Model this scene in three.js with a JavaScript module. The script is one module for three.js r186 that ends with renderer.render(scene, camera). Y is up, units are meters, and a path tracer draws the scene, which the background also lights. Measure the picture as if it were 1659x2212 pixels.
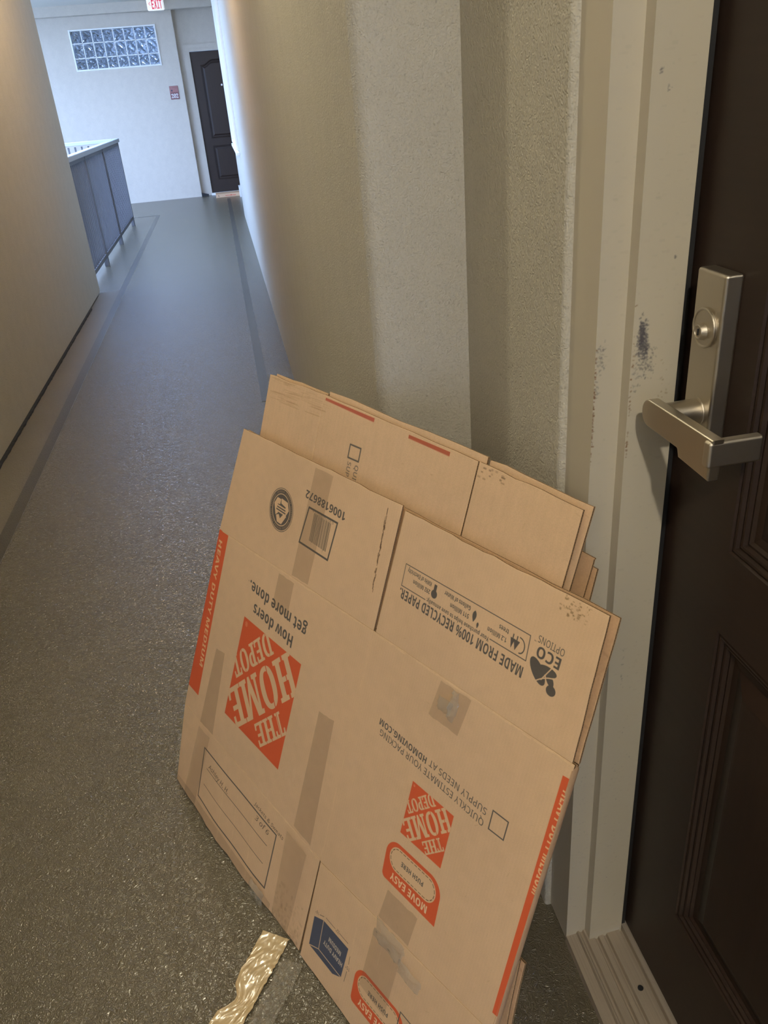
import * as THREE from 'three';
import { RoundedBoxGeometry } from 'three/addons/geometries/RoundedBoxGeometry.js';
import { TextGeometry } from 'three/addons/geometries/TextGeometry.js';
import { FontLoader } from 'three/addons/loaders/FontLoader.js';
import { mergeGeometries, toCreasedNormals } from 'three/addons/utils/BufferGeometryUtils.js';

// ───────────────────────── camera, sky, exposure
const scene = new THREE.Scene();
const camera = new THREE.PerspectiveCamera(65.47, 1659 / 2212, 0.05, 100);
camera.position.set(0, 1.35, 0);
camera.rotation.order = 'YXZ';
camera.rotation.set(-0.486557, -0.15162, -0.085217);
const renderer = new THREE.WebGLRenderer({ antialias: true });
renderer.toneMapping = THREE.LinearToneMapping;
renderer.toneMappingExposure = 1.0;
renderer.shadowMap.enabled = true;
{
  const w = 64, h = 32, d = new Float32Array(w * h * 4);
  for (let j = 0; j < h; j++) for (let i = 0; i < w; i++) {
    const el = Math.max(0, (j + 0.5) / h * 2 - 1), k = Math.pow(el, 0.6), o = (j * w + i) * 4;
    d[o] = 0.6 - 0.17 * k; d[o + 1] = 0.81 - 0.12 * k; d[o + 2] = 1.3 + 0.05 * k; d[o + 3] = 1;
  }
  const t = new THREE.DataTexture(d, w, h, THREE.RGBAFormat, THREE.FloatType);
  t.mapping = THREE.EquirectangularReflectionMapping; t.magFilter = t.minFilter = THREE.LinearFilter; t.needsUpdate = true;
  scene.background = t; scene.environment = t;
  scene.backgroundIntensity = scene.environmentIntensity = 12.5;
}
// ceiling lamps of the corridor: [x, z, intensity, colour]
const LAMPS = [
  [-0.26, 1.35, 11.2, [1, 0.92, 0.76]],
  [-0.48, -2.32, 3.7, [1, 0.9, 0.66]],
  [-0.48, -5.6, 5.2, [1, 0.72, 0.42]],
];
const CEIL = 2.78;

// ───────────────────────── helpers
function rng(s) { return () => { s = (s + 0x6d2b79f5) | 0; let t = Math.imul(s ^ (s >>> 15), 1 | s); t = (t + Math.imul(t ^ (t >>> 7), 61 | t)) ^ t; return ((t ^ (t >>> 14)) >>> 0) / 4294967296; }; }
function periodic(per, seed) {             // value noise, period 1 in both axes, per cells
  const r = rng(seed), g = new Float32Array(per * per);
  for (let i = 0; i < g.length; i++) g[i] = r();
  return (x, y) => {
    x *= per; y *= per;
    const xi = Math.floor(x), yi = Math.floor(y), fx = x - xi, fy = y - yi;
    const m = (a) => ((a % per) + per) % per, a = m(xi), b = m(xi + 1), c = m(yi) * per, e = m(yi + 1) * per;
    const sx = fx * fx * (3 - 2 * fx), sy = fy * fy * (3 - 2 * fy);
    return (g[c + a] * (1 - sx) + g[c + b] * sx) * (1 - sy) + (g[e + a] * (1 - sx) + g[e + b] * sx) * sy;
  };
}
function grayTex(n, f, repeat, srgb = false) {
  const d = new Uint8Array(n * n * 4);
  for (let j = 0; j < n; j++) for (let i = 0; i < n; i++) {
    const v = f(i / n, j / n), o = (j * n + i) * 4, q = Array.isArray(v) ? v : [v, v, v];
    for (let k = 0; k < 3; k++) d[o + k] = Math.max(0, Math.min(255, Math.round(q[k] * 255)));
    d[o + 3] = 255;
  }
  const t = new THREE.DataTexture(d, n, n);
  t.wrapS = t.wrapT = THREE.RepeatWrapping; t.magFilter = THREE.LinearFilter; t.minFilter = THREE.LinearMipmapLinearFilter; t.generateMipmaps = true;
  if (srgb) t.colorSpace = THREE.SRGBColorSpace;
  t.repeat.set(repeat[0], repeat[1]); t.needsUpdate = true;
  return t;
}
const names = new Map();
function numbered(n) { const k = names.get(n) ?? 0; names.set(n, k + 1); return k ? n + '_' + String(k).padStart(3, '0') : n; }
function shade(o) { o.traverse((m) => { if (m.isMesh) { m.castShadow = true; m.receiveShadow = true; } }); }
function mesh(name, geo, mat, parent, pos, rot) {
  const m = new THREE.Mesh(geo, mat); m.name = name;
  if (pos) m.position.set(...pos);
  if (rot) m.rotation.set(...rot);
  m.castShadow = m.receiveShadow = true;
  if (parent) parent.add(m);
  return m;
}
function thing(name, label, category, pos = [0, 0, 0], opt = {}) {
  const g = new THREE.Group(); g.name = numbered(name); g.position.set(...pos); scene.add(g);
  tag(g, label, category, opt);
  return g;
}
function tag(o, label, category, opt = {}) {
  o.userData.label = label; o.userData.category = category;
  if (opt.group) o.userData.group = opt.group;
  if (opt.kind) o.userData.kind = opt.kind;
  return o;
}
const STRUCT = { kind: 'structure' };
function box(x0, x1, y0, y1, z0, z1) {      // a box with uv in metres
  const g = new THREE.BoxGeometry(x1 - x0, y1 - y0, z1 - z0); g.translate((x0 + x1) / 2, (y0 + y1) / 2, (z0 + z1) / 2);
  const p = g.attributes.position, n = g.attributes.normal, uv = g.attributes.uv;
  for (let i = 0; i < p.count; i++) {
    const ax = Math.abs(n.getX(i)), ay = Math.abs(n.getY(i));
    if (ax > 0.5) uv.setXY(i, p.getZ(i), p.getY(i)); else if (ay > 0.5) uv.setXY(i, p.getX(i), p.getZ(i)); else uv.setXY(i, p.getX(i), p.getY(i));
  }
  return g;
}
function rbox(w, h, d, r, seg = 2) { return new RoundedBoxGeometry(w, h, d, seg, r); }
function rounded(pts) {                     // [[x, z, radius?]] -> polygon with arcs
  const out = [], n = pts.length;
  for (let i = 0; i < n; i++) {
    const [x, z, r] = pts[i], a = pts[(i + n - 1) % n], b = pts[(i + 1) % n];
    if (!r) { out.push([x, z]); continue; }
    const la = Math.hypot(a[0] - x, a[1] - z), lb = Math.hypot(b[0] - x, b[1] - z);
    const p = [x + (a[0] - x) / la * r, z + (a[1] - z) / la * r], q = [x + (b[0] - x) / lb * r, z + (b[1] - z) / lb * r];
    for (let k = 0; k <= 8; k++) { const t = k / 8, s = 1 - t; out.push([s * s * p[0] + 2 * s * t * x + t * t * q[0], s * s * p[1] + 2 * s * t * z + t * t * q[1]]); }
  }
  return out;
}
function planWall(pts, y0, y1) {            // plan outline extruded upwards, uv in metres along the outline
  const P = rounded(pts); let area = 0;
  for (let i = 0; i < P.length; i++) { const a = P[i], b = P[(i + 1) % P.length]; area += a[0] * b[1] - b[0] * a[1]; }
  if (area > 0) P.reverse();
  const pos = [], uv = []; let s = 0;
  for (let i = 0; i < P.length; i++) {
    const a = P[i], b = P[(i + 1) % P.length], l = Math.hypot(b[0] - a[0], b[1] - a[1]);
    const A = [a[0], y0, a[1]], B = [b[0], y0, b[1]], C = [b[0], y1, b[1]], D = [a[0], y1, a[1]];
    pos.push(...A, ...B, ...C, ...A, ...C, ...D); uv.push(s, y0, s + l, y0, s + l, y1, s, y0, s + l, y1, s, y1); s += l;
  }
  const sh = new THREE.Shape(P.map(([x, z]) => new THREE.Vector2(x, -z)));
  const cap = new THREE.ShapeGeometry(sh).toNonIndexed().attributes.position;
  for (const [y, flip] of [[y1, false], [y0, true]]) for (let i = 0; i < cap.count; i += 3) for (const k of flip ? [0, 2, 1] : [0, 1, 2]) {
    pos.push(cap.getX(i + k), y, -cap.getY(i + k)); uv.push(cap.getX(i + k), -cap.getY(i + k));
  }
  const g = new THREE.BufferGeometry();
  g.setAttribute('position', new THREE.Float32BufferAttribute(pos, 3)); g.setAttribute('uv', new THREE.Float32BufferAttribute(uv, 2));
  g.computeVertexNormals();
  return toCreasedNormals(g, 0.6);
}
const plain = (g) => { const q = g.index ? g.toNonIndexed() : g; for (const k of Object.keys(q.attributes)) if (!['position', 'normal', 'uv'].includes(k)) q.deleteAttribute(k); return q; };
const merge = (list) => mergeGeometries(list.map(plain));

// ───────────────────────── materials
const n1 = periodic(64, 1), n2 = periodic(128, 2), n3 = periodic(32, 3), n4 = periodic(256, 4), n5 = periodic(8, 5), n6 = periodic(16, 6), n7 = periodic(96, 7), n8 = periodic(80, 8);
const ss = (a, b, x) => { const t = Math.max(0, Math.min(1, (x - a) / (b - a))); return t * t * (3 - 2 * t); };
const mottle = grayTex(1024, (x, y) => { const v = 0.93 + 0.04 * n5(x, y) + 0.03 * n6(x, y) + 0.05 * (n4(x, y) - 0.5) - 0.16 * ss(0.76, 0.95, n4(y, x)) - 0.05 * ss(0.6, 0.9, n2(x, y)); return [v, v * 0.995, v * 0.98]; }, [2.2, 2.2]);
const warp = (x, y, k) => [x + (n1(x, y) - 0.5) * k + (n3(x + 0.3, y) - 0.5) * k, y + (n1(x + 0.47, y + 0.21) - 0.5) * k + (n3(x, y + 0.6) - 0.5) * k];
const stuccoBump = grayTex(1024, (x0, y0) => { const [x, y] = warp(x0, y0, 0.006); return 0.22 * n1(x, y) + 0.36 * n2(y, x) + 0.42 * ss(0.15, 0.85, n4(x, y)) - 0.3 * ss(0.78, 0.95, n4(y, x)); }, [2.2, 2.2]);
const floorBump = grayTex(1024, (x0, y0) => {
  const [x, y] = warp(x0, y0, 0.022), a = 1 - Math.abs(2 * n7(x, y) - 1), b = 1 - Math.abs(2 * n8(y + 0.37, x + 0.11) - 1), c = 1 - Math.abs(2 * n2(x, y) - 1);
  return 0.45 * Math.pow(Math.max(a, b), 3) + 0.25 * c * c + 0.15 * n1(y, x) + 0.15 * n4(x, y);
}, [2.9, 2.9]);
const floorTone = grayTex(512, (x, y) => { const v = 0.80 + 0.1 * n5(x, y) + 0.08 * n6(x, y) + 0.14 * n4(x, y) * n2(x, y); return [v, v * 0.99, v * 0.97]; }, [0.4, 0.4]);
const grainTex = grayTex(512, (x, y) => { const v = 0.8 + 0.14 * n4(x * 0.06, y) + 0.1 * n2(x * 0.1, y); return [v, v, v]; }, [1, 1]);
const lin = (r, g, b) => new THREE.Color().setRGB(r, g, b);
const M = {
  stucco: new THREE.MeshStandardMaterial({ color: lin(0.46, 0.43, 0.36), roughness: 0.9, bumpMap: stuccoBump, bumpScale: 0.001, map: mottle }),
  stuccoFine: new THREE.MeshStandardMaterial({ color: lin(0.62, 0.57, 0.49), roughness: 0.9, bumpMap: stuccoBump, bumpScale: 0.001, map: mottle }),
  ceiling: new THREE.MeshStandardMaterial({ color: lin(0.7, 0.68, 0.6), roughness: 0.95, bumpMap: stuccoBump, bumpScale: 0.0008 }),
  floor: new THREE.MeshPhysicalMaterial({ color: lin(0.1, 0.086, 0.056), roughness: 0.22, ior: 1.75, bumpMap: floorBump, bumpScale: 0.0017, map: floorTone }),
  floorEdge: new THREE.MeshPhysicalMaterial({ color: lin(0.15, 0.128, 0.092), roughness: 0.34, ior: 1.7, bumpMap: floorBump, bumpScale: 0.0008, map: floorTone }),
  band: new THREE.MeshPhysicalMaterial({ color: lin(0.062, 0.055, 0.042), roughness: 0.32, ior: 1.7, bumpMap: stuccoBump, bumpScale: 0.0008, map: floorTone }),
  joint: new THREE.MeshStandardMaterial({ color: lin(0.025, 0.025, 0.028), roughness: 0.75, bumpMap: stuccoBump, bumpScale: 0.003 }),
  paint: new THREE.MeshPhysicalMaterial({ color: lin(0.5, 0.45, 0.36), roughness: 0.42, bumpMap: stuccoBump, bumpScale: 0.00012 }),
  doorWood: new THREE.MeshPhysicalMaterial({ color: lin(0.027, 0.015, 0.01), roughness: 0.44, specularIntensity: 0.8, bumpMap: grainTex, bumpScale: 0.0002, map: grainTex }),
  rubber: new THREE.MeshStandardMaterial({ color: lin(0.012, 0.012, 0.013), roughness: 0.6 }),
  nickel: new THREE.MeshPhysicalMaterial({ color: lin(0.56, 0.51, 0.43), metalness: 1, roughness: 0.34, bumpMap: stuccoBump, bumpScale: 0.00004 }),
  darkMetal: new THREE.MeshStandardMaterial({ color: lin(0.05, 0.048, 0.045), roughness: 0.6, metalness: 0.3 }),
  sill: new THREE.MeshStandardMaterial({ color: lin(0.46, 0.39, 0.31), roughness: 0.5, metalness: 0.45, map: grainTex, bumpMap: grainTex, bumpScale: 0.0004 }),
  rail: new THREE.MeshStandardMaterial({ color: lin(0.1, 0.1, 0.11), roughness: 0.5, metalness: 0.2 }),
  railCap: new THREE.MeshStandardMaterial({ color: lin(0.36, 0.37, 0.38), roughness: 0.5 }),
  white: new THREE.MeshStandardMaterial({ color: lin(0.82, 0.82, 0.8), roughness: 0.5 }),
  mortar: new THREE.MeshStandardMaterial({ color: lin(0.8, 0.82, 0.8), roughness: 0.8 }),
  glass: new THREE.MeshPhysicalMaterial({ color: lin(0.75, 0.8, 0.82), roughness: 0.04, transmission: 1, thickness: 0.08, ior: 1.5 }),
  pane: new THREE.MeshPhysicalMaterial({ color: lin(0.85, 0.9, 0.9), roughness: 0.02, transmission: 1, thickness: 0 }),
  roomGrey: new THREE.MeshStandardMaterial({ color: lin(0.3, 0.32, 0.34), roughness: 0.9 }),
  ground: new THREE.MeshStandardMaterial({ color: lin(0.5, 0.5, 0.47), roughness: 0.95 }),
  tape: new THREE.MeshPhysicalMaterial({ color: lin(0.3, 0.21, 0.13), roughness: 0.26, transparent: true, opacity: 0.1 }),
  film: new THREE.MeshPhysicalMaterial({ color: lin(0.5, 0.46, 0.38), roughness: 0.09, ior: 2.2, transparent: true, opacity: 0.3 }),
  kraftTape: new THREE.MeshPhysicalMaterial({ color: lin(0.5, 0.375, 0.2), roughness: 0.35, clearcoat: 0.8, clearcoatRoughness: 0.15 }),
};

// ───────────────────────── setting: floor
{
  const f = thing('floor', 'dark textured deck coating covering the whole corridor floor', 'floor', [0, 0, 0], STRUCT);
  mesh('slab', planWall([[-1.36, 9], [0.62, 9], [0.62, -11.2], [1.5, -11.2], [1.5, -14.9], [-8, -14.9], [-8, -11.75], [-1.36, -11.75]], -0.25, 0), M.floor, f);
  mesh('edge_strip', box(-1.172, -1.012, -0.01, 0.0006, -7.24, 8.9), M.floorEdge, f);
  mesh('seam_band', box(-1.012, -0.962, -0.01, 0.0012, -12.5, 8.9), M.band, f);
  mesh('seam_band', box(-4, -1.012, -0.01, 0.0012, -12.5, -12.455), M.band, f);
  mesh('seam_band', box(0.02, 0.07, -0.01, 0.0012, -13.85, -3.9), M.band, f);
  const g = new THREE.BoxGeometry(0.03, 0.012, 9, 3, 1, 400), p = g.attributes.position, r = periodic(64, 31);
  for (let i = 0; i < p.count; i++) { const k = r(p.getZ(i) * 0.9 + p.getX(i), p.getX(i) * 9 + 0.3); p.setY(i, p.getY(i) + (k - 0.5) * 0.004); p.setX(i, p.getX(i) + (p.getX(i) > 0 ? (k - 0.5) * 0.005 : 0)); }
  g.computeVertexNormals();
  mesh('joint_strip', g, M.joint, f, [-1.174, 0.005, -2.1]);
}
// walls
{
  const w = mesh('wall_left', merge([planWall([[-1.173, -7.25, 0.02], [-1.173, 3.4], [-1.45, 3.4], [-1.45, -7.0], [-8, -7.0], [-8, -7.25]], 0.012, CEIL), box(-1.45, -1.173, 0.012, 1.0, 3.4, 4.3), box(-1.45, -1.173, 0.012, CEIL, 4.3, 9)]), M.stucco, scene);
  tag(w, 'tan stucco wall along the left side of the corridor', 'wall', STRUCT);
}
const RX = 0.211, SX = 0.376;
{
  const w = thing('wall_right', 'rough stucco wall on the right with a rounded corner beside the near door', 'wall', [0, 0, 0], STRUCT);
  mesh('stucco_face', merge([
    planWall([[RX, -9.15], [RX, -1.32, 0.035], [SX, -1.32], [SX, -0.904, 0.006], [0.6, -0.904], [0.6, -9.15]], 0, CEIL),
    planWall([[RX, -11.49, 0.03], [RX, -11.38], [0.6, -11.38], [0.6, -11.49]], 0, CEIL),
    box(RX, 0.6, 0, 0.9, -11.38, -9.15), box(RX, 0.6, 2.6, CEIL, -11.38, -9.15), box(0.34, 0.6, 0.9, 2.6, -11.38, -9.15),
    box(SX, 0.6, 2.13, CEIL, -0.904, 0.18),
    planWall([[SX, 0.18, 0.006], [SX, 0.6], [RX, 0.6, 0.035], [RX, 9], [0.6, 9], [0.6, 0.18]], 0, CEIL),
  ]), M.stucco, w);
}
{
  const sh = new THREE.Shape([[-8, 0], [-0.381, 0], [-0.381, CEIL], [-8, CEIL]].map((p) => new THREE.Vector2(...p)));
  sh.holes.push(new THREE.Path([[-1.925, 1.94], [-0.655, 1.94], [-0.655, 2.475], [-1.925, 2.475]].map((p) => new THREE.Vector2(...p))));
  const a = new THREE.ExtrudeGeometry(sh, { depth: 0.3, bevelEnabled: false }); a.translate(0, 0, -14.85);
  const w = mesh('wall_far', merge([a, box(-0.381, -0.28, 0, CEIL, -14.85, -14.68), box(-0.28, 1.5, 2.11, CEIL, -14.85, -14.68), box(0.75, 1.5, 0, 2.11, -14.85, -14.68), box(1.5, 1.7, 0, CEIL, -14.85, -11.2), box(0.6, 1.7, 0, CEIL, -11.38, -11.2)]), M.stuccoFine, scene);
  tag(w, 'pale smooth stucco wall closing the far end of the corridor', 'wall', STRUCT);
  const b = thing('wall_behind', 'grey room seen dimly behind the glass block window', 'wall', [0, 0, 0], STRUCT);
  mesh('room_shell', merge([box(-3.4, 0.3, 0.9, 3.3, -17.2, -17), box(-3.6, -3.4, 0.9, 3.3, -17.2, -14.86), box(0.3, 0.5, 0.9, 3.3, -17.2, -14.86), box(-3.6, 0.5, 0.7, 0.9, -17.2, -14.86), box(-3.6, -0.9, 3.3, 3.5, -17.2, -14.86), box(-0.9, 0.5, 3.3, 3.5, -15.9, -14.86)]), M.roomGrey, b);
}
tag(mesh('ceiling', merge([box(-1.12, 1.7, CEIL, CEIL + 0.3, -14.85, 9), box(-1.45, -1.12, CEIL, CEIL + 0.3, -7.25, 9), box(-8, -1.12, CEIL, CEIL + 0.3, -14.85, -11.75)]), M.ceiling, scene), 'pale plaster ceiling above the corridor', 'ceiling', STRUCT);
tag(mesh('trim_1', box(-8, 1.5, 2.65, CEIL, -14.54, -14.4), M.stuccoFine, scene), 'plaster beam running across the top of the far wall', 'beam', STRUCT);
tag(mesh('wall_courtyard', box(-5.9, -5.6, -3, 3.1, -11.7, -7.0), M.stucco, scene), 'stucco wall on the opposite side of the open courtyard', 'wall', STRUCT);
tag(mesh('ground', box(-40, 40, -3.2, -3, -45, 40), M.ground, scene), 'pale paved courtyard ground one storey below the walkway', 'ground', STRUCT);

// ───────────────────────── near door frame and threshold
function canvasTex(w, h, draw) {
  const c = document.createElement('canvas'); c.width = w; c.height = h;
  draw(c.getContext('2d'));
  const t = new THREE.CanvasTexture(c); t.colorSpace = THREE.SRGBColorSpace; t.anisotropy = 8; t.magFilter = THREE.LinearFilter;
  return t;
}
{
  const f = thing('trim_2', 'cream painted door frame with chipped paint around the dark near door', 'door frame', [0, 0, 0], STRUCT);
  // the stop and the jamb carry the scuffs: 1 px = 1 mm, y up to 2.048 m
  const scuffed = (x0, marks) => {
    const r = rng(77), t = canvasTex(64, 2048, (c) => {
      c.fillStyle = 'rgb(184,176,158)'; c.fillRect(0, 0, 64, 2048);
      for (let i = 0; i < 500; i++) { c.fillStyle = `rgba(120,112,98,${0.03 + r() * 0.05})`; c.fillRect(r() * 64, r() * 2048, 1 + r() * 6, 1 + r() * 3); }
      for (const [x, y, w, h, n, col, a] of marks) for (let i = 0; i < n; i++) {
        const g = () => (r() + r() + r()) / 1.5 - 1, px = (x - x0) * 1000 + g() * w, py = 2048 - (y * 1000 + g() * h);
        c.fillStyle = col.replace('A', (a * (0.4 + r() * 0.6)).toFixed(2));
        c.save(); c.translate(px, py); c.rotate(r() * 3); c.fillRect(-1.2, -0.5, 0.8 + r() * 3.2, 0.6 + r() * 1.2); c.restore();
      }
    });
    return new THREE.MeshPhysicalMaterial({ map: t, roughness: 0.42 });
  };
  const dark = 'rgba(78,76,82,A)', brown = 'rgba(96,62,38,A)';
  const uvFace = (g, x0) => { const p = g.attributes.position, uv = g.attributes.uv; for (let i = 0; i < p.count; i++) uv.setXY(i, (p.getX(i) - x0) / 0.064, p.getY(i) / 2.048); return g; };
  const stopMat = scuffed(0.42, [[0.431, 1.085, 6, 24, 150, dark, 0.9], [0.436, 1.07, 6, 14, 60, dark, 0.8], [0.432, 1.08, 9, 36, 160, dark, 0.7], [0.441, 1.055, 11, 30, 90, dark, 0.5], [0.428, 1.04, 8, 40, 30, dark, 0.4], [0.431, 1.346, 3, 4, 5, dark, 0.7], [0.44, 1.331, 4, 5, 7, dark, 0.7], [0.463, 1.168, 2, 3, 4, dark, 0.6], [0.4225, 1.0, 1.2, 130, 40, brown, 0.6], [0.45, 0.4, 20, 300, 40, dark, 0.25], [0.44, 0.62, 3, 60, 14, dark, 0.4], [0.46, 1.02, 14, 50, 14, brown, 0.35]]);
  const jambMat = scuffed(0.382, [[0.392, 1.06, 9, 26, 60, dark, 0.4], [0.39, 1.02, 7, 18, 14, dark, 0.4], [0.3868, 1.0, 1, 110, 60, brown, 0.85], [0.4, 0.3, 16, 250, 40, dark, 0.22]]);
  const side = (z0, z1, s) => {
    // s = 1: the far jamb, which faces the camera; s = -1: the near one
    const jx = uvFace(box(0.386, 0.56, 0.004, 2.13, Math.min(z0, z1), Math.max(z0, z1)), 0.382);
    mesh('jamb', jx, [M.paint, M.paint, M.paint, M.paint, s > 0 ? jambMat : M.paint, s > 0 ? M.paint : jambMat], f);
    const zs = z1 + s * 0.0195, zr = z1 - s * 0.001;
    const st = box(0.42, 0.478, 0.006, 2.11, Math.min(zs, zr), Math.max(zs, zr));
    mesh('door_stop', uvFace(st, 0.42), [M.paint, M.paint, M.paint, M.paint, s > 0 ? stopMat : M.paint, s > 0 ? M.paint : stopMat], f);
    mesh('weather_strip', box(0.4785, 0.4885, 0.03, 2.1, Math.min(z1 + s * 0.012, zr), Math.max(z1 + s * 0.012, zr)), M.rubber, f);
  };
  side(-0.904, -0.83, 1); side(0.176, 0.1, -1);
  mesh('head_jamb', box(0.382, 0.56, 2.095, 2.13, -0.83, 0.1), M.paint, f);
  // threshold: ridged sill profile in x, drawn along z
  const prof = [[0.384, 0.0], [0.386, 0.012], [0.404, 0.014], [0.406, 0.019], [0.409, 0.019], [0.411, 0.015], [0.415, 0.015], [0.417, 0.02], [0.430, 0.021], [0.432, 0.017], [0.435, 0.017], [0.437, 0.023], [0.445, 0.024], [0.447, 0.02], [0.450, 0.02], [0.452, 0.026], [0.474, 0.028], [0.476, 0.022], [0.480, 0.022], [0.482, 0.03], [0.53, 0.032], [0.53, 0.0]];
  const sh = new THREE.Shape(prof.map(([x, y]) => new THREE.Vector2(x, y)));
  const g = new THREE.ExtrudeGeometry(sh, { depth: 0.93, bevelEnabled: false });
  const p = g.attributes.position, uv = g.attributes.uv; for (let i = 0; i < p.count; i++) uv.setXY(i, p.getZ(i) * 0.8, p.getX(i) * 9);
  const th = mesh('threshold', g, M.sill, f, [0, 0, -0.83]);
  const s1 = mesh('screw', new THREE.CylinderGeometry(0.0045, 0.0045, 0.003, 20), M.rubber, th, [0.463, 0.0272, 0.122]);
  s1.rotation.z = -0.05;
}

// ───────────────────────── panelled doors
function makeDoor(group, mat, W = 0.915, H = 2.06) {
  const UP = (x) => 1.885 + 0.07 * ss(0.12, 0.62, 1 - Math.abs(2 * (x - 0.14) / (W - 0.28) - 1));
  const panels = [[0.83, UP], [0.2, () => 0.722]];
  const outline = ([y0, top], d) => {
    const a = 0.14 + d, b = W - 0.14 - d, o = [[a, y0 + d], [b, y0 + d]];
    for (let i = 0; i <= 28; i++) { const x = b + (a - b) * i / 28; o.push([x, top(x) - d]); }
    return o;
  };
  const sh = new THREE.Shape([[0, 0], [W, 0], [W, H], [0, H]].map((q) => new THREE.Vector2(...q)));
  for (const q of panels) sh.holes.push(new THREE.Path(outline(q, 0).map((v) => new THREE.Vector2(...v))));
  const skin = new THREE.ExtrudeGeometry(sh, { depth: 0.014, bevelEnabled: false }); skin.translate(0, 0, -0.014);
  mesh('slab', merge([skin, box(0, W, 0, H, -0.045, -0.0139)]), mat, group);
  const prof = [[0, 0], [0.0015, -0.003], [0.005, -0.0015], [0.0075, -0.002], [0.0095, -0.006], [0.013, -0.0045], [0.0155, -0.005], [0.0175, -0.0095], [0.021, -0.0085], [0.024, -0.012], [0.034, -0.0125], [0.037, -0.0115], [0.058, -0.004], [0.062, -0.0038]];
  for (const q of panels) {
    const rings = prof.map(([d, z]) => outline(q, d).map(([x, y]) => [x, y, z])), pos = [], uv = [], n = rings[0].length;
    for (let r = 0; r + 1 < rings.length; r++) for (let i = 0; i < n; i++) {
      const j = (i + 1) % n, A = rings[r][i], B = rings[r][j], C = rings[r + 1][j], D = rings[r + 1][i];
      for (const v of [A, B, C, A, C, D]) { pos.push(...v); uv.push(v[1], v[0]); }
    }
    const last = rings[rings.length - 1], f = new THREE.ShapeGeometry(new THREE.Shape(last.map(([x, y]) => new THREE.Vector2(x, y)))).toNonIndexed().attributes.position;
    for (let i = 0; i < f.count; i++) { pos.push(f.getX(i), f.getY(i), prof[prof.length - 1][1]); uv.push(f.getY(i), f.getX(i)); }
    const g = new THREE.BufferGeometry(); g.setAttribute('position', new THREE.Float32BufferAttribute(pos, 3)); g.setAttribute('uv', new THREE.Float32BufferAttribute(uv, 2)); g.computeVertexNormals();
    mesh('raised_panel', g, mat, group);
  }
}
{
  const d = thing('door_1', 'dark brown panelled entry door with satin nickel lever, nearest on the right', 'door', [0.49, 0.034, -0.826], STRUCT);
  const leaf = new THREE.Group(); leaf.name = 'door_leaf'; leaf.rotation.y = -Math.PI / 2; d.add(leaf);
  makeDoor(leaf, M.doorWood);
  // lock: positions in world metres, shifted into the door's frame
  const lock = new THREE.Group(); lock.name = 'lock_set'; lock.position.set(-0.49, -0.034, 0.826); d.add(lock);
  lock.userData.label = 'satin nickel lock plate with lever handle';
  mesh('escutcheon_plate', rbox(0.0205, 0.192, 0.053, 0.0035, 3), M.nickel, lock, [0.4805, 1.067, -0.7505]);
  const cyl = (r0, r1, h, n = 40) => { const g = new THREE.CylinderGeometry(r0, r1, h, n); g.rotateZ(Math.PI / 2); return g; };
  mesh('cylinder_ring', merge([cyl(0.0205, 0.0205, 0.003), (() => { const g = new THREE.TorusGeometry(0.0195, 0.0016, 10, 48); g.rotateY(Math.PI / 2); g.translate(-0.0012, 0, 0); return g; })()]), M.nickel, lock, [0.4695, 1.105, -0.7505]);
  mesh('key_plug', merge([cyl(0.0078, 0.0095, 0.006), (() => { const g = new THREE.TorusGeometry(0.0068, 0.0012, 8, 32); g.rotateY(Math.PI / 2); g.translate(-0.003, 0, 0); return g; })()]), M.nickel, lock, [0.466, 1.101, -0.7515]);
  mesh('keyway', rbox(0.002, 0.007, 0.0016, 0.0005), M.rubber, lock, [0.4628, 1.101, -0.7515]);
  mesh('handle_hub', merge([cyl(0.0135, 0.0145, 0.048), cyl(0.0165, 0.0175, 0.004).translate(0.022, 0, 0)]), M.nickel, lock, [0.449, 1.012, -0.7505]);
  const s = new THREE.Shape(); // lever arm, drawn in (z, y)
  s.moveTo(-0.762, 0.999); s.lineTo(-0.700, 0.999); s.quadraticCurveTo(-0.696, 0.999, -0.695, 0.995); s.lineTo(-0.693, 0.990); s.lineTo(-0.640, 0.988); s.lineTo(-0.638, 1.028); s.lineTo(-0.762, 1.026); s.absarc(-0.762, 1.0125, 0.0135, Math.PI / 2, Math.PI * 1.5, false);
  const arm = new THREE.ExtrudeGeometry(s, { depth: 0.009, bevelEnabled: true, bevelSize: 0.002, bevelThickness: 0.002, bevelSegments: 3, curveSegments: 24 });
  arm.rotateY(-Math.PI / 2); // local x -> world z, local z -> world -x
  mesh('lever_arm', arm, M.nickel, lock, [0.431, 0, 0]);
  mesh('lever_return', rbox(0.058, 0.028, 0.012, 0.0035, 3), M.nickel, lock, [0.4465, 1.0135, -0.642]);
}
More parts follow.
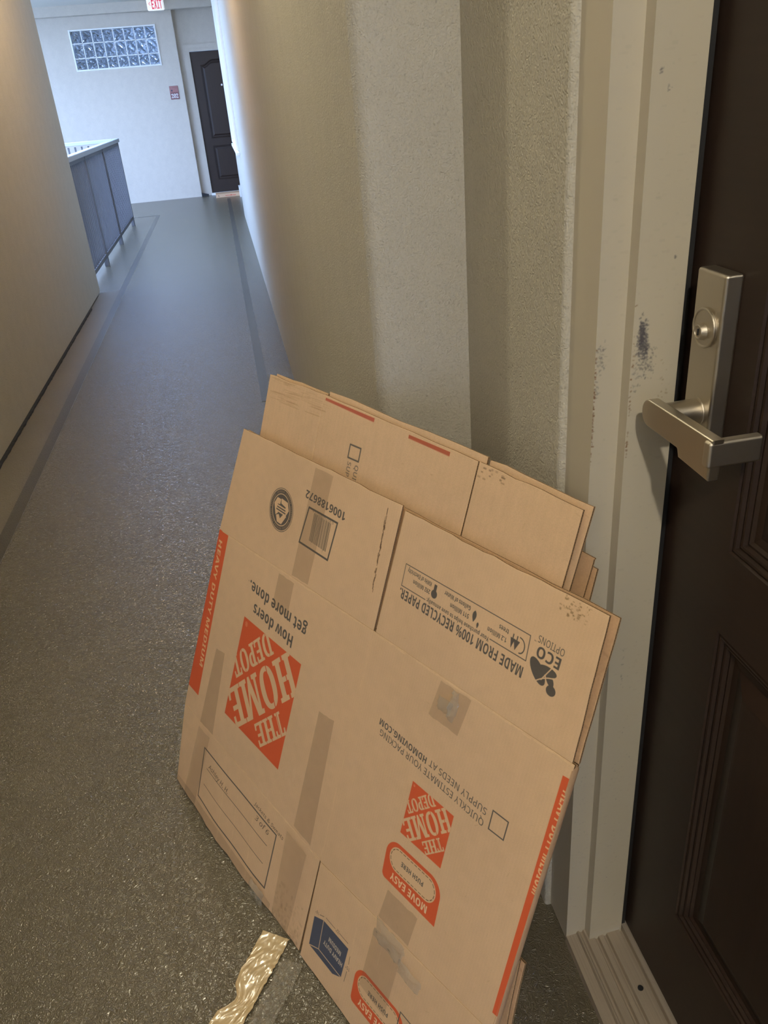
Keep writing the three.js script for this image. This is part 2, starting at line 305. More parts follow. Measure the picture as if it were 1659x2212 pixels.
{
  const d = thing('door_2', 'dark panelled door at the far end, partly hidden by the right wall', 'door', [-0.212, 0.02, -14.69], STRUCT);
  makeDoor(d, M.doorWood, 0.915, 2.07);
  mesh('peephole', (() => { const g = new THREE.CylinderGeometry(0.014, 0.014, 0.02, 20); g.rotateX(Math.PI / 2); return g; })(), M.white, d, [0.428, 1.588, 0]);
  const f = thing('trim_3', 'cream frame and pale sill around the far dark door', 'door frame', [0, 0, 0], STRUCT);
  for (const [a, b, c, e] of [[-0.3, -0.216, 0.0, 2.104], [0.707, 0.79, 0.0, 2.104]]) { mesh('casing', box(a, b, c, e, -14.70, -14.655), M.stuccoFine, f); mesh('casing_bead', box(a < 0 ? a + 0.06 : a, a < 0 ? b + 0.006 : b - 0.06, c, 2.09, -14.664, -14.645), M.stuccoFine, f); }
  mesh('head_casing', box(-0.3, 0.79, 2.105, 2.19, -14.70, -14.655), M.stuccoFine, f);
  mesh('head_bead', box(-0.24, 0.72, 2.092, 2.126, -14.666, -14.644), M.stuccoFine, f);
  mesh('door_sill', rbox(0.93, 0.03, 0.14, 0.006), M.white, f, [0.246, 0.015, -14.62]);
}

// ───────────────────────── glass block window
{
  const w = thing('window_1', 'glass block window, three rows of eight, in the far wall', 'window', [0, 0, 0], STRUCT);
  const xs = [-1.915, -0.665], ys = [1.953, 2.104, 2.299, 2.463], bw = (xs[1] - xs[0]) / 8;
  mesh('frame', merge([box(-1.909, -0.673, 1.936, 1.956, -14.6, -14.536), box(-1.909, -0.673, 2.462, 2.481, -14.6, -14.536), box(-1.93, -1.91, 1.935, 2.482, -14.6, -14.535), box(-0.672, -0.65, 1.935, 2.482, -14.6, -14.535)]), M.mortar, w);
  for (let i = 1; i < 8; i++) mesh('mortar_joint', box(xs[0] + i * bw - 0.006, xs[0] + i * bw + 0.006, ys[0], ys[3], -14.64, -14.556), M.mortar, w);
  for (const y of ys.slice(1, 3)) mesh('mortar_joint', box(xs[0], xs[1], y - 0.006, y + 0.006, -14.64, -14.556), M.mortar, w);
  const variants = [];
  for (let row = 0; row < 3; row++) for (let v = 0; v < 3; v++) {
    const h = ys[row + 1] - ys[row] - 0.013, g = new THREE.BoxGeometry(bw - 0.013, h, 0.075, 16, 16, 1), p = g.attributes.position, r = rng(100 + v * 7 + row), a = r() * 6, b = r() * 6, c = r() * 6;
    for (let i = 0; i < p.count; i++) {
      const x = p.getX(i) / bw, y = p.getY(i) / h, e = Math.max(0, 1 - Math.pow(Math.max(Math.abs(x), Math.abs(y)) * 2.1, 6));
      const wv = (Math.sin(x * 9 + a + 2 * Math.sin(y * 7 + b)) + Math.sin(y * 11 + c + 2 * Math.sin(x * 8))) * 0.006 * e;
      p.setZ(i, p.getZ(i) + (p.getZ(i) > 0 ? wv : -wv * 0.7));
    }
    g.computeVertexNormals(); variants.push(g);
  }
  for (let row = 0; row < 3; row++) for (let i = 0; i < 8; i++) mesh('glass_block', variants[row * 3 + (i * 2 + row) % 3], M.glass, w, [xs[0] + (i + 0.5) * bw, (ys[row] + ys[row + 1]) / 2, -14.602]);
}
// side window near the end of the right wall
{
  const w = thing('window_2', 'white framed window in the right wall near its far end', 'window', [0, 0, 0], STRUCT);
  const fr = (z0, z1, y0, y1, x0 = 0.188, x1 = 0.25) => box(x0, x1, y0, y1, z0, z1);
  mesh('frame', merge([fr(-11.375, -11.335, 0.905, 2.595), fr(-9.2, -9.155, 0.905, 2.595), fr(-11.334, -9.201, 2.55, 2.594, 0.189), fr(-10.3, -10.24, 0.952, 2.548, 0.2), fr(-11.334, -9.201, 0.906, 0.95, 0.189)]), M.white, w);
  mesh('window_sill', box(0.178, 0.209, 0.862, 0.888, -11.42, -9.05), M.white, w);
  mesh('glass_pane', box(0.225, 0.229, 0.95, 2.55, -11.34, -10.3), M.pane, w); mesh('glass_pane', box(0.225, 0.229, 0.95, 2.55, -10.24, -9.2), M.pane, w);
}

// ───────────────────────── railings
{
  const a = thing('railing', 'dark metal picket railing along the walkway edge beside the left wall', 'railing', [-1.26, 0, -7.25], { group: 'walkway railings' });
  const pg = new THREE.BoxGeometry(0.02, 0.91, 0.02), post = new THREE.BoxGeometry(0.042, 1.03, 0.05);
  mesh('cap_rail', rbox(0.07, 0.045, 4.47, 0.008), M.railCap, a, [0, 1.03, -2.235]);
  mesh('top_bar', new THREE.BoxGeometry(0.035, 0.03, 4.42), M.rail, a, [0, 0.992, -2.21]);
  mesh('bottom_bar', new THREE.BoxGeometry(0.035, 0.035, 4.42), M.rail, a, [0, 0.1, -2.21]);
  for (const z of [-0.1, -1.34, -2.75, -4.38]) mesh('post', post, M.rail, a, [0, 0.515, z]);
  for (let i = 0; i < 44; i++) mesh('picket', pg, M.rail, a, [0, 0.54, -0.04 - i * 0.0985]);
  const b = thing('railing', 'railing returning to the left past the walkway corner, seen above the nearer railing', 'railing', [-1.31, 0, -11.68], { group: 'walkway railings' });
  mesh('cap_rail', rbox(6.6, 0.045, 0.07, 0.008), M.railCap, b, [-3.3, 1.03, 0]);
  mesh('bottom_bar', new THREE.BoxGeometry(6.6, 0.035, 0.035), M.rail, b, [-3.3, 0.1, 0]);
  for (const x of [-1.5, -3.2, -4.9, -6.5]) mesh('post', new THREE.BoxGeometry(0.05, 1.03, 0.042), M.rail, b, [x, 0.515, 0]);
  for (let i = 0; i < 60; i++) mesh('picket', pg, M.rail, b, [-0.06 - i * 0.082, 0.54, 0]);
}

// ───────────────────────── signs
const serif = await new FontLoader().loadAsync('fonts/droid/droid_serif_bold.typeface.json');
const sans = await new FontLoader().loadAsync('fonts/droid/droid_sans_bold.typeface.json');
function text(str, font, w, h, depth) {
  const g = new TextGeometry(str, { font, size: 1, depth: 1, curveSegments: 5, bevelEnabled: false }); g.computeBoundingBox();
  const b = g.boundingBox; g.translate(-(b.min.x + b.max.x) / 2, -(b.min.y + b.max.y) / 2, 0);
  g.scale(w / (b.max.x - b.min.x), h / (b.max.y - b.min.y), depth); return g;
}
{
  const red = new THREE.MeshStandardMaterial({ color: lin(0.8, 0.06, 0.1), roughness: 0.5, emissive: lin(0.8, 0.06, 0.1), emissiveIntensity: 0.3 });
  const face = new THREE.MeshStandardMaterial({ color: lin(0.9, 0.9, 0.88), roughness: 0.4, emissive: lin(1, 0.97, 0.93), emissiveIntensity: 0.45 });
  const s = thing('exit_sign', 'white lit exit sign with red letters below the far ceiling beam', 'exit sign', [-0.575, 2.7, -14.22]);
  mesh('housing', rbox(0.245, 0.155, 0.05, 0.022, 4), face, s);
  mesh('mounting_plate', rbox(0.22, 0.03, 0.1, 0.005), M.white, s, [0.01, 0.065, -0.07]);
  mesh('lettering', text('EXIT', sans, 0.15, 0.115, 0.003), red, s, [0.02, 0, 0.0245]);
  const ar = new THREE.Shape([[0, 0], [0.02, 0.025], [0.028, 0.025], [0.01, 0], [0.028, -0.025], [0.02, -0.025]].map((q) => new THREE.Vector2(...q)));
  mesh('arrow', new THREE.ExtrudeGeometry(ar, { depth: 0.003, bevelEnabled: false }), red, s, [-0.096, 0.01, 0.0245]);
}
{
  const s = thing('room_number_sign', 'small maroon plaque reading 202 beside the far door', 'sign', [-0.536, 1.55, -14.55]);
  const mar = new THREE.MeshStandardMaterial({ color: lin(0.22, 0.09, 0.09), roughness: 0.5 }), top = new THREE.MeshStandardMaterial({ color: lin(0.34, 0.15, 0.14), roughness: 0.5 }), dk = new THREE.MeshStandardMaterial({ color: lin(0.05, 0.05, 0.08), roughness: 0.6 });
  mesh('plate', rbox(0.135, 0.187, 0.01, 0.003), mar, s, [0, 0, 0.005]);
  mesh('picture_panel', rbox(0.13, 0.085, 0.004, 0.0015), top, s, [0, 0.049, 0.0102]);
  mesh('emblem', (() => { const g = new THREE.CylinderGeometry(0.014, 0.014, 0.003, 6); g.rotateX(Math.PI / 2); return g; })(), dk, s, [-0.035, 0.03, 0.0125]);
  mesh('hill_line', (() => { const c = new THREE.CatmullRomCurve3([[-0.02, 0.07, 0], [0.0, 0.075, 0], [0.02, 0.066, 0], [0.055, 0.06, 0]].map((q) => new THREE.Vector3(...q))); return new THREE.TubeGeometry(c, 16, 0.0022, 5); })(), mar, s, [0, 0, 0.0125]);
  mesh('number', text('202', serif, 0.105, 0.06, 0.003), M.white, s, [0, -0.045, 0.0095]);
}

// ───────────────────────── flattened cardboard boxes
const KRAFT = [207, 174, 138];
const boxA = new THREE.Vector3(-0.31407, 0, -1.40379), U = new THREE.Vector3(0.437828, 0, 0.899059), L = new THREE.Vector3(0.899059, 0, -0.437828);
const TILT = 20 * Math.PI / 180, Vv = new THREE.Vector3(0, Math.cos(TILT), 0).addScaledVector(L, Math.sin(TILT)), Nn = new THREE.Vector3().crossVectors(U, Vv);
function boxGroup(label, off, group) {
  const p = boxA.clone().addScaledVector(L, off), g = thing('flattened_box', label, 'cardboard box', [p.x, p.y, p.z], { group });
  g.quaternion.setFromRotationMatrix(new THREE.Matrix4().makeBasis(U, Vv, Nn));
  return g;
}
// canvas frame: printed upright, the box itself stands upside down: x = U1 - u, y = v - V0
const PU = 0.955, PV = -0.03, PW = 0.985, PH = 0.895;
const kraftBump = grayTex(512, (x, y) => 0.5 + 0.05 * Math.sin(x * Math.PI * 2 * 64) + 0.2 * (n4(x, y) - 0.5) + 0.25 * (n6(x, y) - 0.5), [1, 1]);
kraftBump.repeat.set(2, 2);
const edgeTex = grayTex(128, (x, y) => {
  const flute = 0.5 + 0.42 * Math.sin(x * Math.PI * 2 * 4), liner = y < 0.16 || y > 0.84, q = Math.abs(y - flute) < 0.12;
  const k = liner ? 1.05 : q ? 0.9 : 0.5, m = 0.94 + 0.12 * n2(x, y);
  return [0.72 * k * m, 0.57 * k * m, 0.4 * k * m];
}, [1, 1], true);
const edgeMat = new THREE.MeshStandardMaterial({ map: edgeTex, roughness: 0.9 });
function paintKraft(c, w, h, seed) {
  const r = rng(seed), img = c.createImageData(w, h), d = img.data, nA = periodic(24, seed + 1), nB = periodic(7, seed + 2);
  for (let j = 0; j < h; j++) for (let i = 0; i < w; i++) {
    const k = 0.965 + 0.025 * nA(i / w * 3, j / h * 3) + 0.035 * nB(i / w, j / h) + (r() - 0.5) * 0.05 + 0.005 * Math.sin(i * 0.55), o = (j * w + i) * 4;
    d[o] = KRAFT[0] * k; d[o + 1] = KRAFT[1] * k; d[o + 2] = KRAFT[2] * k; d[o + 3] = 255;
  }
  c.putImageData(img, 0, 0);
  for (let i = 0; i < 700; i++) { c.strokeStyle = r() > 0.4 ? `rgba(215,180,135,${r() * 0.25})` : `rgba(110,80,50,${r() * 0.2})`; c.lineWidth = 0.6 + r(); c.beginPath(); const x = r() * w, y = r() * h, a = r() * 6.3, l = 3 + r() * 12; c.moveTo(x, y); c.lineTo(x + Math.cos(a) * l, y + Math.sin(a) * l); c.stroke(); }
}
const INK = 'rgb(84,78,72)', ORANGE = 'rgb(205,88,48)', PAPER = 'rgb(210,176,138)';
function printer(c, S, pu, pv) {
  const X = (u) => (pu - u) * S, Y = (v) => (v - pv) * S;
  const T = (str, u0, u1, v, h, font, col, rot = 0) => {   // text between u0 (start) and u1, capital height h
    c.save(); c.translate((X(u0) + X(u1)) / 2, Y(v)); c.rotate(rot); c.font = `${font.includes('bold') ? 'bold ' : ''}100px ${font.includes('serif') && !font.includes('sans') ? 'serif' : 'sans-serif'}`;
    const w = c.measureText(str).width, len = Math.abs(u0 - u1) * S; c.scale(len / w, h * S / 72); c.fillStyle = col; c.textAlign = 'center'; c.textBaseline = 'alphabetic'; c.fillText(str, 0, 36); c.restore();
  };
  const poly = (pts, fill, stroke, lw) => { c.beginPath(); pts.forEach(([u, v], i) => (i ? c.lineTo(X(u), Y(v)) : c.moveTo(X(u), Y(v)))); c.closePath(); if (fill) { c.fillStyle = fill; c.fill(); } if (stroke) { c.strokeStyle = stroke; c.lineWidth = lw * S; c.lineJoin = 'miter'; c.stroke(); } };
  const line = (pts, col, lw) => { c.beginPath(); pts.forEach(([u, v], i) => (i ? c.lineTo(X(u), Y(v)) : c.moveTo(X(u), Y(v)))); c.strokeStyle = col; c.lineWidth = lw * S; c.stroke(); };
  const logo = (q) => {      // orange square with stencilled diagonal lettering; q = corners in (u, v): TL TR BR BL as seen on the standing box
    const uc = (q[0][0] + q[1][0] + q[2][0] + q[3][0]) / 4, vc = (q[0][1] + q[1][1] + q[2][1] + q[3][1]) / 4, s = (Math.hypot(q[1][0] - q[0][0], q[1][1] - q[0][1]) + Math.hypot(q[3][0] - q[0][0], q[3][1] - q[0][1])) / 2;
    c.save(); c.beginPath(); q.forEach(([u, v], i) => (i ? c.lineTo(X(u), Y(v)) : c.moveTo(X(u), Y(v)))); c.closePath(); c.clip();
    c.fillStyle = ORANGE; c.fillRect(X(uc) - s * S, Y(vc) - s * S, 2 * s * S, 2 * s * S);
    c.translate(X(uc), Y(vc)); c.rotate(-Math.PI / 4);
    const word = (str, cx, cy, w, h, cuts) => {
      c.save(); c.translate(cx * s * S, cy * s * S); c.font = 'bold 100px serif'; const m = c.measureText(str).width; c.scale(w * s * S / m, h * s * S / 71);
      c.fillStyle = PAPER; c.textAlign = 'center'; c.textBaseline = 'alphabetic'; c.fillText(str, 0, 35.5);
      c.lineWidth = 3; c.strokeStyle = PAPER; c.strokeText(str, 0, 35.5);
      c.fillStyle = ORANGE; for (const k of cuts) c.fillRect((k - 0.5) * m - 1.6, -38, 3.2, 76);
      c.restore();
    };
    word('THE', 0.0, -0.345, 0.5, 0.2, [0.17, 0.5]);
    word('HOME', 0.0, -0.012, 1.2, 0.35, [0.115, 0.35]);
    word('DEPOT', 0.0, 0.325, 0.74, 0.2, [0.1, 0.72]);
    c.restore();
    c.font = `${0.06 * s * S}px sans-serif`; c.fillStyle = 'rgb(225,150,110)'; c.fillText('®', X(q[0][0]) - 0.08 * s * S, Y(q[0][1]) - 0.03 * s * S);
  };
  const handle = (u0, v0) => {   // orange MOVE EASY tab with its push-in oval; (u0, v0) = its lower left as standing
    c.save(); c.translate(X(u0 + 0.0645), Y(v0 + 0.032)); const k = S;
    const rr = (x, y, w, h, r) => { c.beginPath(); c.moveTo(x + r, y); c.arcTo(x + w, y, x + w, y + h, r); c.arcTo(x + w, y + h, x, y + h, r); c.arcTo(x, y + h, x, y, r); c.arcTo(x, y, x + w, y, r); c.closePath(); };
    c.rotate(-0.06);
    rr(-0.062 * k, -0.036 * k, 0.124 * k, 0.07 * k, 0.026 * k); c.fillStyle = ORANGE; c.fill();
    c.fillRect(-0.062 * k, -0.036 * k, 0.03 * k, 0.03 * k); rr(-0.062 * k, -0.036 * k, 0.124 * k, 0.04 * k, 0.008 * k); c.fill();
    rr(-0.053 * k, -0.012 * k, 0.106 * k, 0.04 * k, 0.02 * k); c.fillStyle = PAPER; c.fill();
    c.setLineDash([0.006 * k, 0.0025 * k]); c.lineWidth = 0.0011 * k; c.strokeStyle = 'rgb(96,72,48)'; rr(-0.05 * k, -0.009 * k, 0.1 * k, 0.034 * k, 0.017 * k); c.stroke(); c.setLineDash([]);
    const tx = (s, y, w, h, col) => { c.save(); c.translate(0, y * k); c.font = 'bold 100px sans-serif'; const m = c.measureText(s).width; c.scale(w * k / m, h * k / 72); c.fillStyle = col; c.textAlign = 'center'; c.fillText(s, 0, 36); c.restore(); };
    tx('MOVE EASY', -0.0235, 0.086, 0.0125, 'rgb(226,196,158)'); tx('PUSH HERE', 0.008, 0.052, 0.008, INK);
    c.restore();
  };
  return { X, Y, T, poly, line, logo, handle };
}
function printA(c, S) {
  paintKraft(c, 2048, 1862, 500);
  const { X, Y, T, poly, line, logo, handle } = printer(c, S, PU, PV), r = rng(9);
  // scuffed crease lines and fold wear
  const wear = (pts, n, w) => { for (let i = 0; i < n; i++) { const t = r() * (pts.length - 1), k = Math.floor(t), f = t - k, u = pts[k][0] + (pts[k + 1][0] - pts[k][0]) * f, v = pts[k][1] + (pts[k + 1][1] - pts[k][1]) * f, du = pts[k + 1][0] - pts[k][0], dv = pts[k + 1][1] - pts[k][1], l = Math.hypot(du, dv); c.strokeStyle = `rgba(222,190,148,${0.15 + r() * 0.4})`; c.lineWidth = (0.4 + r() * w) * S / 1000; const m = 0.004 + r() * 0.02, o = (r() - 0.5) * 0.004; c.beginPath(); c.moveTo(X(u - dv / l * o), Y(v + du / l * o)); c.lineTo(X(u + du / l * m - dv / l * o), Y(v + dv / l * m + du / l * o)); c.stroke(); } };
  wear([[0.016, 0.613], [0.545, 0.641], [0.945, 0.66]], 260, 1.4); wear([[-0.017, 0.188], [0.536, 0.2], [0.945, 0.243]], 220, 1.2); wear([[0.545, 0.64], [0.538, 0.2]], 60, 0.9);
  for (const u of [0.21, 0.265, 0.33]) wear([[u - 0.012, 0.16], [u + 0.012, 0.0]], 24, 1.0);
  for (const u of [0.66, 0.72]) wear([[u, 0.2], [u + 0.004, 0.02]], 20, 0.8);
  for (const [u, v, n] of [[0.4, 0.29, 26], [0.33, 0.2, 30], [0.2, 0.21, 12], [0.46, 0.38, 8], [0.71, 0.43, 6]]) for (let i = 0; i < n; i++) { c.fillStyle = `rgba(214,190,160,${0.05 + r() * 0.12})`; c.beginPath(); c.ellipse(X(u + (r() - 0.5) * 0.05), Y(v + (r() - 0.5) * 0.035), 2 + r() * 14, 2 + r() * 9, r() * 3, 0, 6.3); c.fill(); }
  // dark torn streaks beside the upper slot, dirt near the top right corner and the bottom corner
  for (let i = 0; i < 46; i++) { const v = 0.69 + r() * 0.15; c.fillStyle = `rgba(70,48,30,${0.3 + r() * 0.5})`; c.fillRect(X(0.515 + (0.85 - v) * 0.03 + r() * 0.004), Y(v), 2 + r() * 2, 6 + r() * 22); }
  for (let i = 0; i < 50; i++) { c.fillStyle = `rgba(105,80,48,${0.15 + r() * 0.35})`; c.fillRect(X(0.86 + r() * 0.05), Y(0.825 + r() * 0.022), 2 + r() * 7, 2 + r() * 5); }
  for (let i = 0; i < 160; i++) { c.fillStyle = `rgba(120,95,70,${0.04 + r() * 0.1})`; const a = r(); c.fillRect(X(0.44 + r() * 0.09), Y(a * a * 0.08), 3 + r() * 14, 4 + r() * 16); }
  // left panel, upper flap
  poly([[0.02, 0.614], [0.056, 0.6155], [0.037, 0.238], [-0.008, 0.238]], ORANGE);
  poly([[-0.03, 0.62], [0.03, 0.6148], [0.0, 0.238], [-0.03, 0.238]], ORANGE);
  const along = (str, u, v0, v1, h) => { c.save(); c.translate(X(u), Y((v0 + v1) / 2)); c.rotate(-Math.PI / 2); c.font = 'bold 100px sans-serif'; const m = c.measureText(str).width; c.scale(Math.abs(v0 - v1) * S / m, h * S / 72); c.fillStyle = 'rgb(222,178,132)'; c.textAlign = 'center'; c.fillText(str, 0, 36); c.restore(); };
  along('HEAVY DUTY MEDIUM', 0.0285, 0.597, 0.302, 0.014);
  poly([[0.9345, 0.64], [0.97, 0.645], [0.97, 0.276], [0.9375, 0.272]], ORANGE);
  along('HEAVY DUTY MEDIUM', 0.9475, 0.625, 0.47, 0.014);
  // round recycling seal
  { const cx = X(0.2275), cy = Y(0.7315), R = 0.0405 * S;
    c.fillStyle = INK; c.beginPath(); c.arc(cx, cy, R, 0, 6.3); c.fill();
    c.strokeStyle = PAPER; c.lineWidth = 0.0016 * S; c.beginPath(); c.arc(cx, cy, R * 0.95, 0, 6.3); c.stroke(); c.beginPath(); c.arc(cx, cy, R * 0.72, 0, 6.3); c.stroke();
    c.fillStyle = 'rgb(150,122,92)'; for (let i = 0; i < 64; i++) { if (i % 9 === 8) continue; c.save(); c.translate(cx, cy); c.rotate(i / 64 * 6.283); c.fillRect(R * 0.79, -1.2, R * 0.1, 2.6); c.restore(); }
    c.fillStyle = PAPER; for (let k = 0; k < 3; k++) { c.save(); c.translate(cx, cy); c.rotate(k * 2.0944); c.beginPath(); c.moveTo(-R * 0.5, -R * 0.16); c.lineTo(-R * 0.2, -R * 0.62); c.lineTo(R * 0.18, -R * 0.62); c.lineTo(R * 0.34, -R * 0.34); c.lineTo(R * 0.12, -R * 0.24); c.lineTo(-R * 0.02, -R * 0.4); c.lineTo(-R * 0.28, -R * 0.08); c.closePath(); c.fill(); c.restore(); }
    c.fillRect(cx - R * 0.46, cy - R * 0.16, R * 0.92, R * 0.32); c.fillStyle = INK; c.fillRect(cx - R * 0.4, cy - R * 0.09, R * 0.8, R * 0.06); c.fillRect(cx - R * 0.36, cy + R * 0.03, R * 0.72, R * 0.06);
  }
  T('1006188672', 0.419, 0.294, 0.786, 0.0145, 'sans bold', INK);
  poly([[0.312, 0.766], [0.4, 0.769], [0.393, 0.7], [0.302, 0.698]], null, INK, 0.0034);
  { const r2 = rng(41); let u = 0.383; while (u > 0.33) { const w = 0.0004 + Math.floor(r2() * 3) * 0.00055; poly([[u, 0.762], [u - w, 0.762], [u - w, r2() > 0.93 ? 0.704 : 0.711], [u, 0.711]], 'rgb(104,92,78)'); u -= w + 0.0005 + r2() * 0.0009; }
    T('0 49794 00512 9', 0.39, 0.324, 0.7645, 0.0042, 'sans', 'rgb(104,92,78)'); }
  T('How doers', 0.341, 0.194, 0.518, 0.0235, 'sans bold', INK); T('get more done.', 0.374, 0.166, 0.5555, 0.0235, 'sans bold', INK); T('™', 0.164, 0.16, 0.563, 0.003, 'sans', INK);
  logo([[0.168, 0.489], [0.377, 0.494], [0.369, 0.271], [0.155, 0.265]]);
  // contents label, with pen marks written the other way up
  poly([[0.1, 0.147], [0.404, 0.152], [0.404, 0.033], [0.11, 0.035]], null, INK, 0.0028);
  line([[0.124, 0.111], [0.384, 0.113]], INK, 0.0013); line([[0.124, 0.073], [0.384, 0.073]], INK, 0.0013);
  const pen = (str, u0, u1, v, h) => { c.save(); c.translate((X(u0) + X(u1)) / 2, Y(v)); c.rotate(Math.PI + 0.02); c.font = 'italic 100px sans-serif'; const m = c.measureText(str).width; c.scale(Math.abs(u1 - u0) * S / m, h * S / 72); c.fillStyle = 'rgb(92,78,66)'; c.textAlign = 'center'; c.fillText(str, 0, 36); c.restore(); };
  pen('Ashley H. H.', 0.13, 0.222, 0.121, 0.011); pen('Jackets & Sweats', 0.318, 0.425, 0.161, 0.008); pen('3 of 6', 0.328, 0.38, 0.139, 0.011);
  // right panel
  T('QUICKLY ESTIMATE YOUR PACKING', 0.842, 0.609, 0.5005, 0.0108, 'sans', INK);
  T('SUPPLY NEEDS AT', 0.842, 0.722, 0.5185, 0.0108, 'sans', INK); T('HDMOVING.COM', 0.717, 0.603, 0.5165, 0.0108, 'sans bold', INK);
  poly([[0.851, 0.529], [0.879, 0.531], [0.879, 0.503], [0.8515, 0.5005]], null, INK, 0.0018);
  logo([[0.7, 0.472], [0.79, 0.475], [0.791, 0.387], [0.7, 0.381]]);
  handle(0.679, 0.298); handle(0.679, 0.05);
  poly([[0.79, 0.122], [0.82, 0.123], [0.82, 0.09], [0.79, 0.088]], null, INK, 0.0018);
  // blue carton drawing
  poly([[0.556, 0.099], [0.581, 0.111], [0.653, 0.116], [0.652, 0.056], [0.631, 0.044], [0.559, 0.041]], 'rgb(70,76,92)');
  line([[0.581, 0.111], [0.585, 0.054], [0.559, 0.041]], PAPER, 0.0016); line([[0.585, 0.054], [0.652, 0.056]], PAPER, 0.0016);
  c.save(); c.translate(X(0.62), Y(0.083)); c.rotate(0.02); c.restore();
  T('HEAVY DUTY', 0.649, 0.593, 0.077, 0.0088, 'sans bold', 'rgb(196,180,158)'); T('MEDIUM', 0.64, 0.603, 0.092, 0.0088, 'sans bold', 'rgb(196,180,158)');
  line([[0.585, 0.12], [0.613, 0.1215]], INK, 0.0009); line([[0.624, 0.1225], [0.65, 0.124]], INK, 0.0009); line([[0.661, 0.108], [0.662, 0.092]], INK, 0.0009); line([[0.662, 0.078], [0.661, 0.056]], INK, 0.0009);
  T('22"', 0.624, 0.614, 0.1225, 0.006, 'sans', INK); T('15"', 0.668, 0.656, 0.085, 0.006, 'sans', INK); T('16"', 0.566, 0.556, 0.111, 0.006, 'sans', INK); line([[0.568, 0.112], [0.58, 0.118]], INK, 0.0009);
  // upper right flap
  T('MADE FROM 100% RECYCLED PAPER.', 0.838, 0.583, 0.7265, 0.0155, 'sans bold', INK);
  poly([[0.585, 0.773], [0.834, 0.778], [0.837, 0.744], [0.585, 0.738]], null, INK, 0.0012);
  poly([[0.64, 0.742], [0.772, 0.744], [0.772, 0.738], [0.64, 0.736]], 'rgb(207,174,138)');
  T('Your purchase helps to save annually:', 0.771, 0.642, 0.7405, 0.006, 'sans bold', INK);
  const item = (a, b, u0, u1) => { T(a, u0, u0 + (u1 - u0) * 0.72, 0.7535, 0.0068, 'sans bold', INK); T(b, u0, u1, 0.7655, 0.0068, 'sans bold', INK); };
  T('1.2 Million', 0.8, 0.764, 0.7535, 0.0068, 'sans bold', INK); T('trees', 0.8, 0.782, 0.7655, 0.0068, 'sans bold', INK); item('511 Million', 'Gallons of Water', 0.728, 0.674); item('292 Million', 'KWHs of Electricity', 0.646, 0.592);
  c.fillStyle = INK; c.strokeStyle = INK;
  const drop = (u, v, k) => { c.beginPath(); c.moveTo(X(u), Y(v) - 0.009 * k * S); c.quadraticCurveTo(X(u) + 0.007 * k * S, Y(v) + 0.002 * S, X(u), Y(v) + 0.007 * k * S); c.quadraticCurveTo(X(u) - 0.007 * k * S, Y(v) + 0.002 * S, X(u), Y(v) - 0.009 * k * S); c.fill(); };
  drop(0.737, 0.76, 1.05); drop(0.746, 0.75, 0.55);
  c.beginPath(); c.arc(X(0.6545), Y(0.7545), 0.0062 * S, 0, 6.3); c.fill(); c.fillRect(X(0.6545) - 0.0028 * S, Y(0.758), 0.0056 * S, 0.011 * S);
  c.lineWidth = 0.0016 * S; c.beginPath(); c.moveTo(X(0.819), Y(0.768)); c.bezierCurveTo(X(0.833), Y(0.768), X(0.833), Y(0.748), X(0.823), Y(0.748)); c.stroke();
  for (const [u, k] of [[0.8155, 1], [0.8085, 0.7]]) { c.beginPath(); c.moveTo(X(u), Y(0.748)); c.lineTo(X(u) + 0.0055 * k * S, Y(0.762)); c.lineTo(X(u) - 0.0055 * k * S, Y(0.762)); c.fill(); c.fillRect(X(u) - 0.0009 * S, Y(0.762), 0.0018 * S, 0.006 * S); }
  // leaf emblem and wordmark
  c.fillStyle = INK;
  for (const [u, v, a, b, rot] of [[0.858, 0.741, 0.019, 0.009, 0.75], [0.872, 0.748, 0.015, 0.006, -0.05], [0.879, 0.739, 0.009, 0.005, 0.8], [0.8845, 0.7275, 0.0075, 0.0068, 0]]) { c.beginPath(); c.ellipse(X(u), Y(v), a * S, b * S, rot, 0, 6.3); c.fill(); }
  c.strokeStyle = 'rgb(207,174,138)'; c.lineWidth = 0.0016 * S; c.beginPath(); c.moveTo(X(0.888), Y(0.744)); c.quadraticCurveTo(X(0.872), Y(0.742), X(0.858), Y(0.727)); c.stroke(); c.beginPath(); c.moveTo(X(0.878), Y(0.756)); c.lineTo(X(0.866), Y(0.733)); c.stroke();
  T('ECO', 0.889, 0.848, 0.7645, 0.0155, 'sans bold', INK); T('OPTIONS', 0.889, 0.846, 0.7805, 0.0095, 'sans', INK); T('™', 0.845, 0.841, 0.776, 0.003, 'sans', INK);
}
const texA = canvasTex(2048, 1862, (c) => printA(c, 2080));
const matA = new THREE.MeshPhysicalMaterial({ map: texA, roughness: 0.72, bumpMap: kraftBump, bumpScale: 0.00035 });
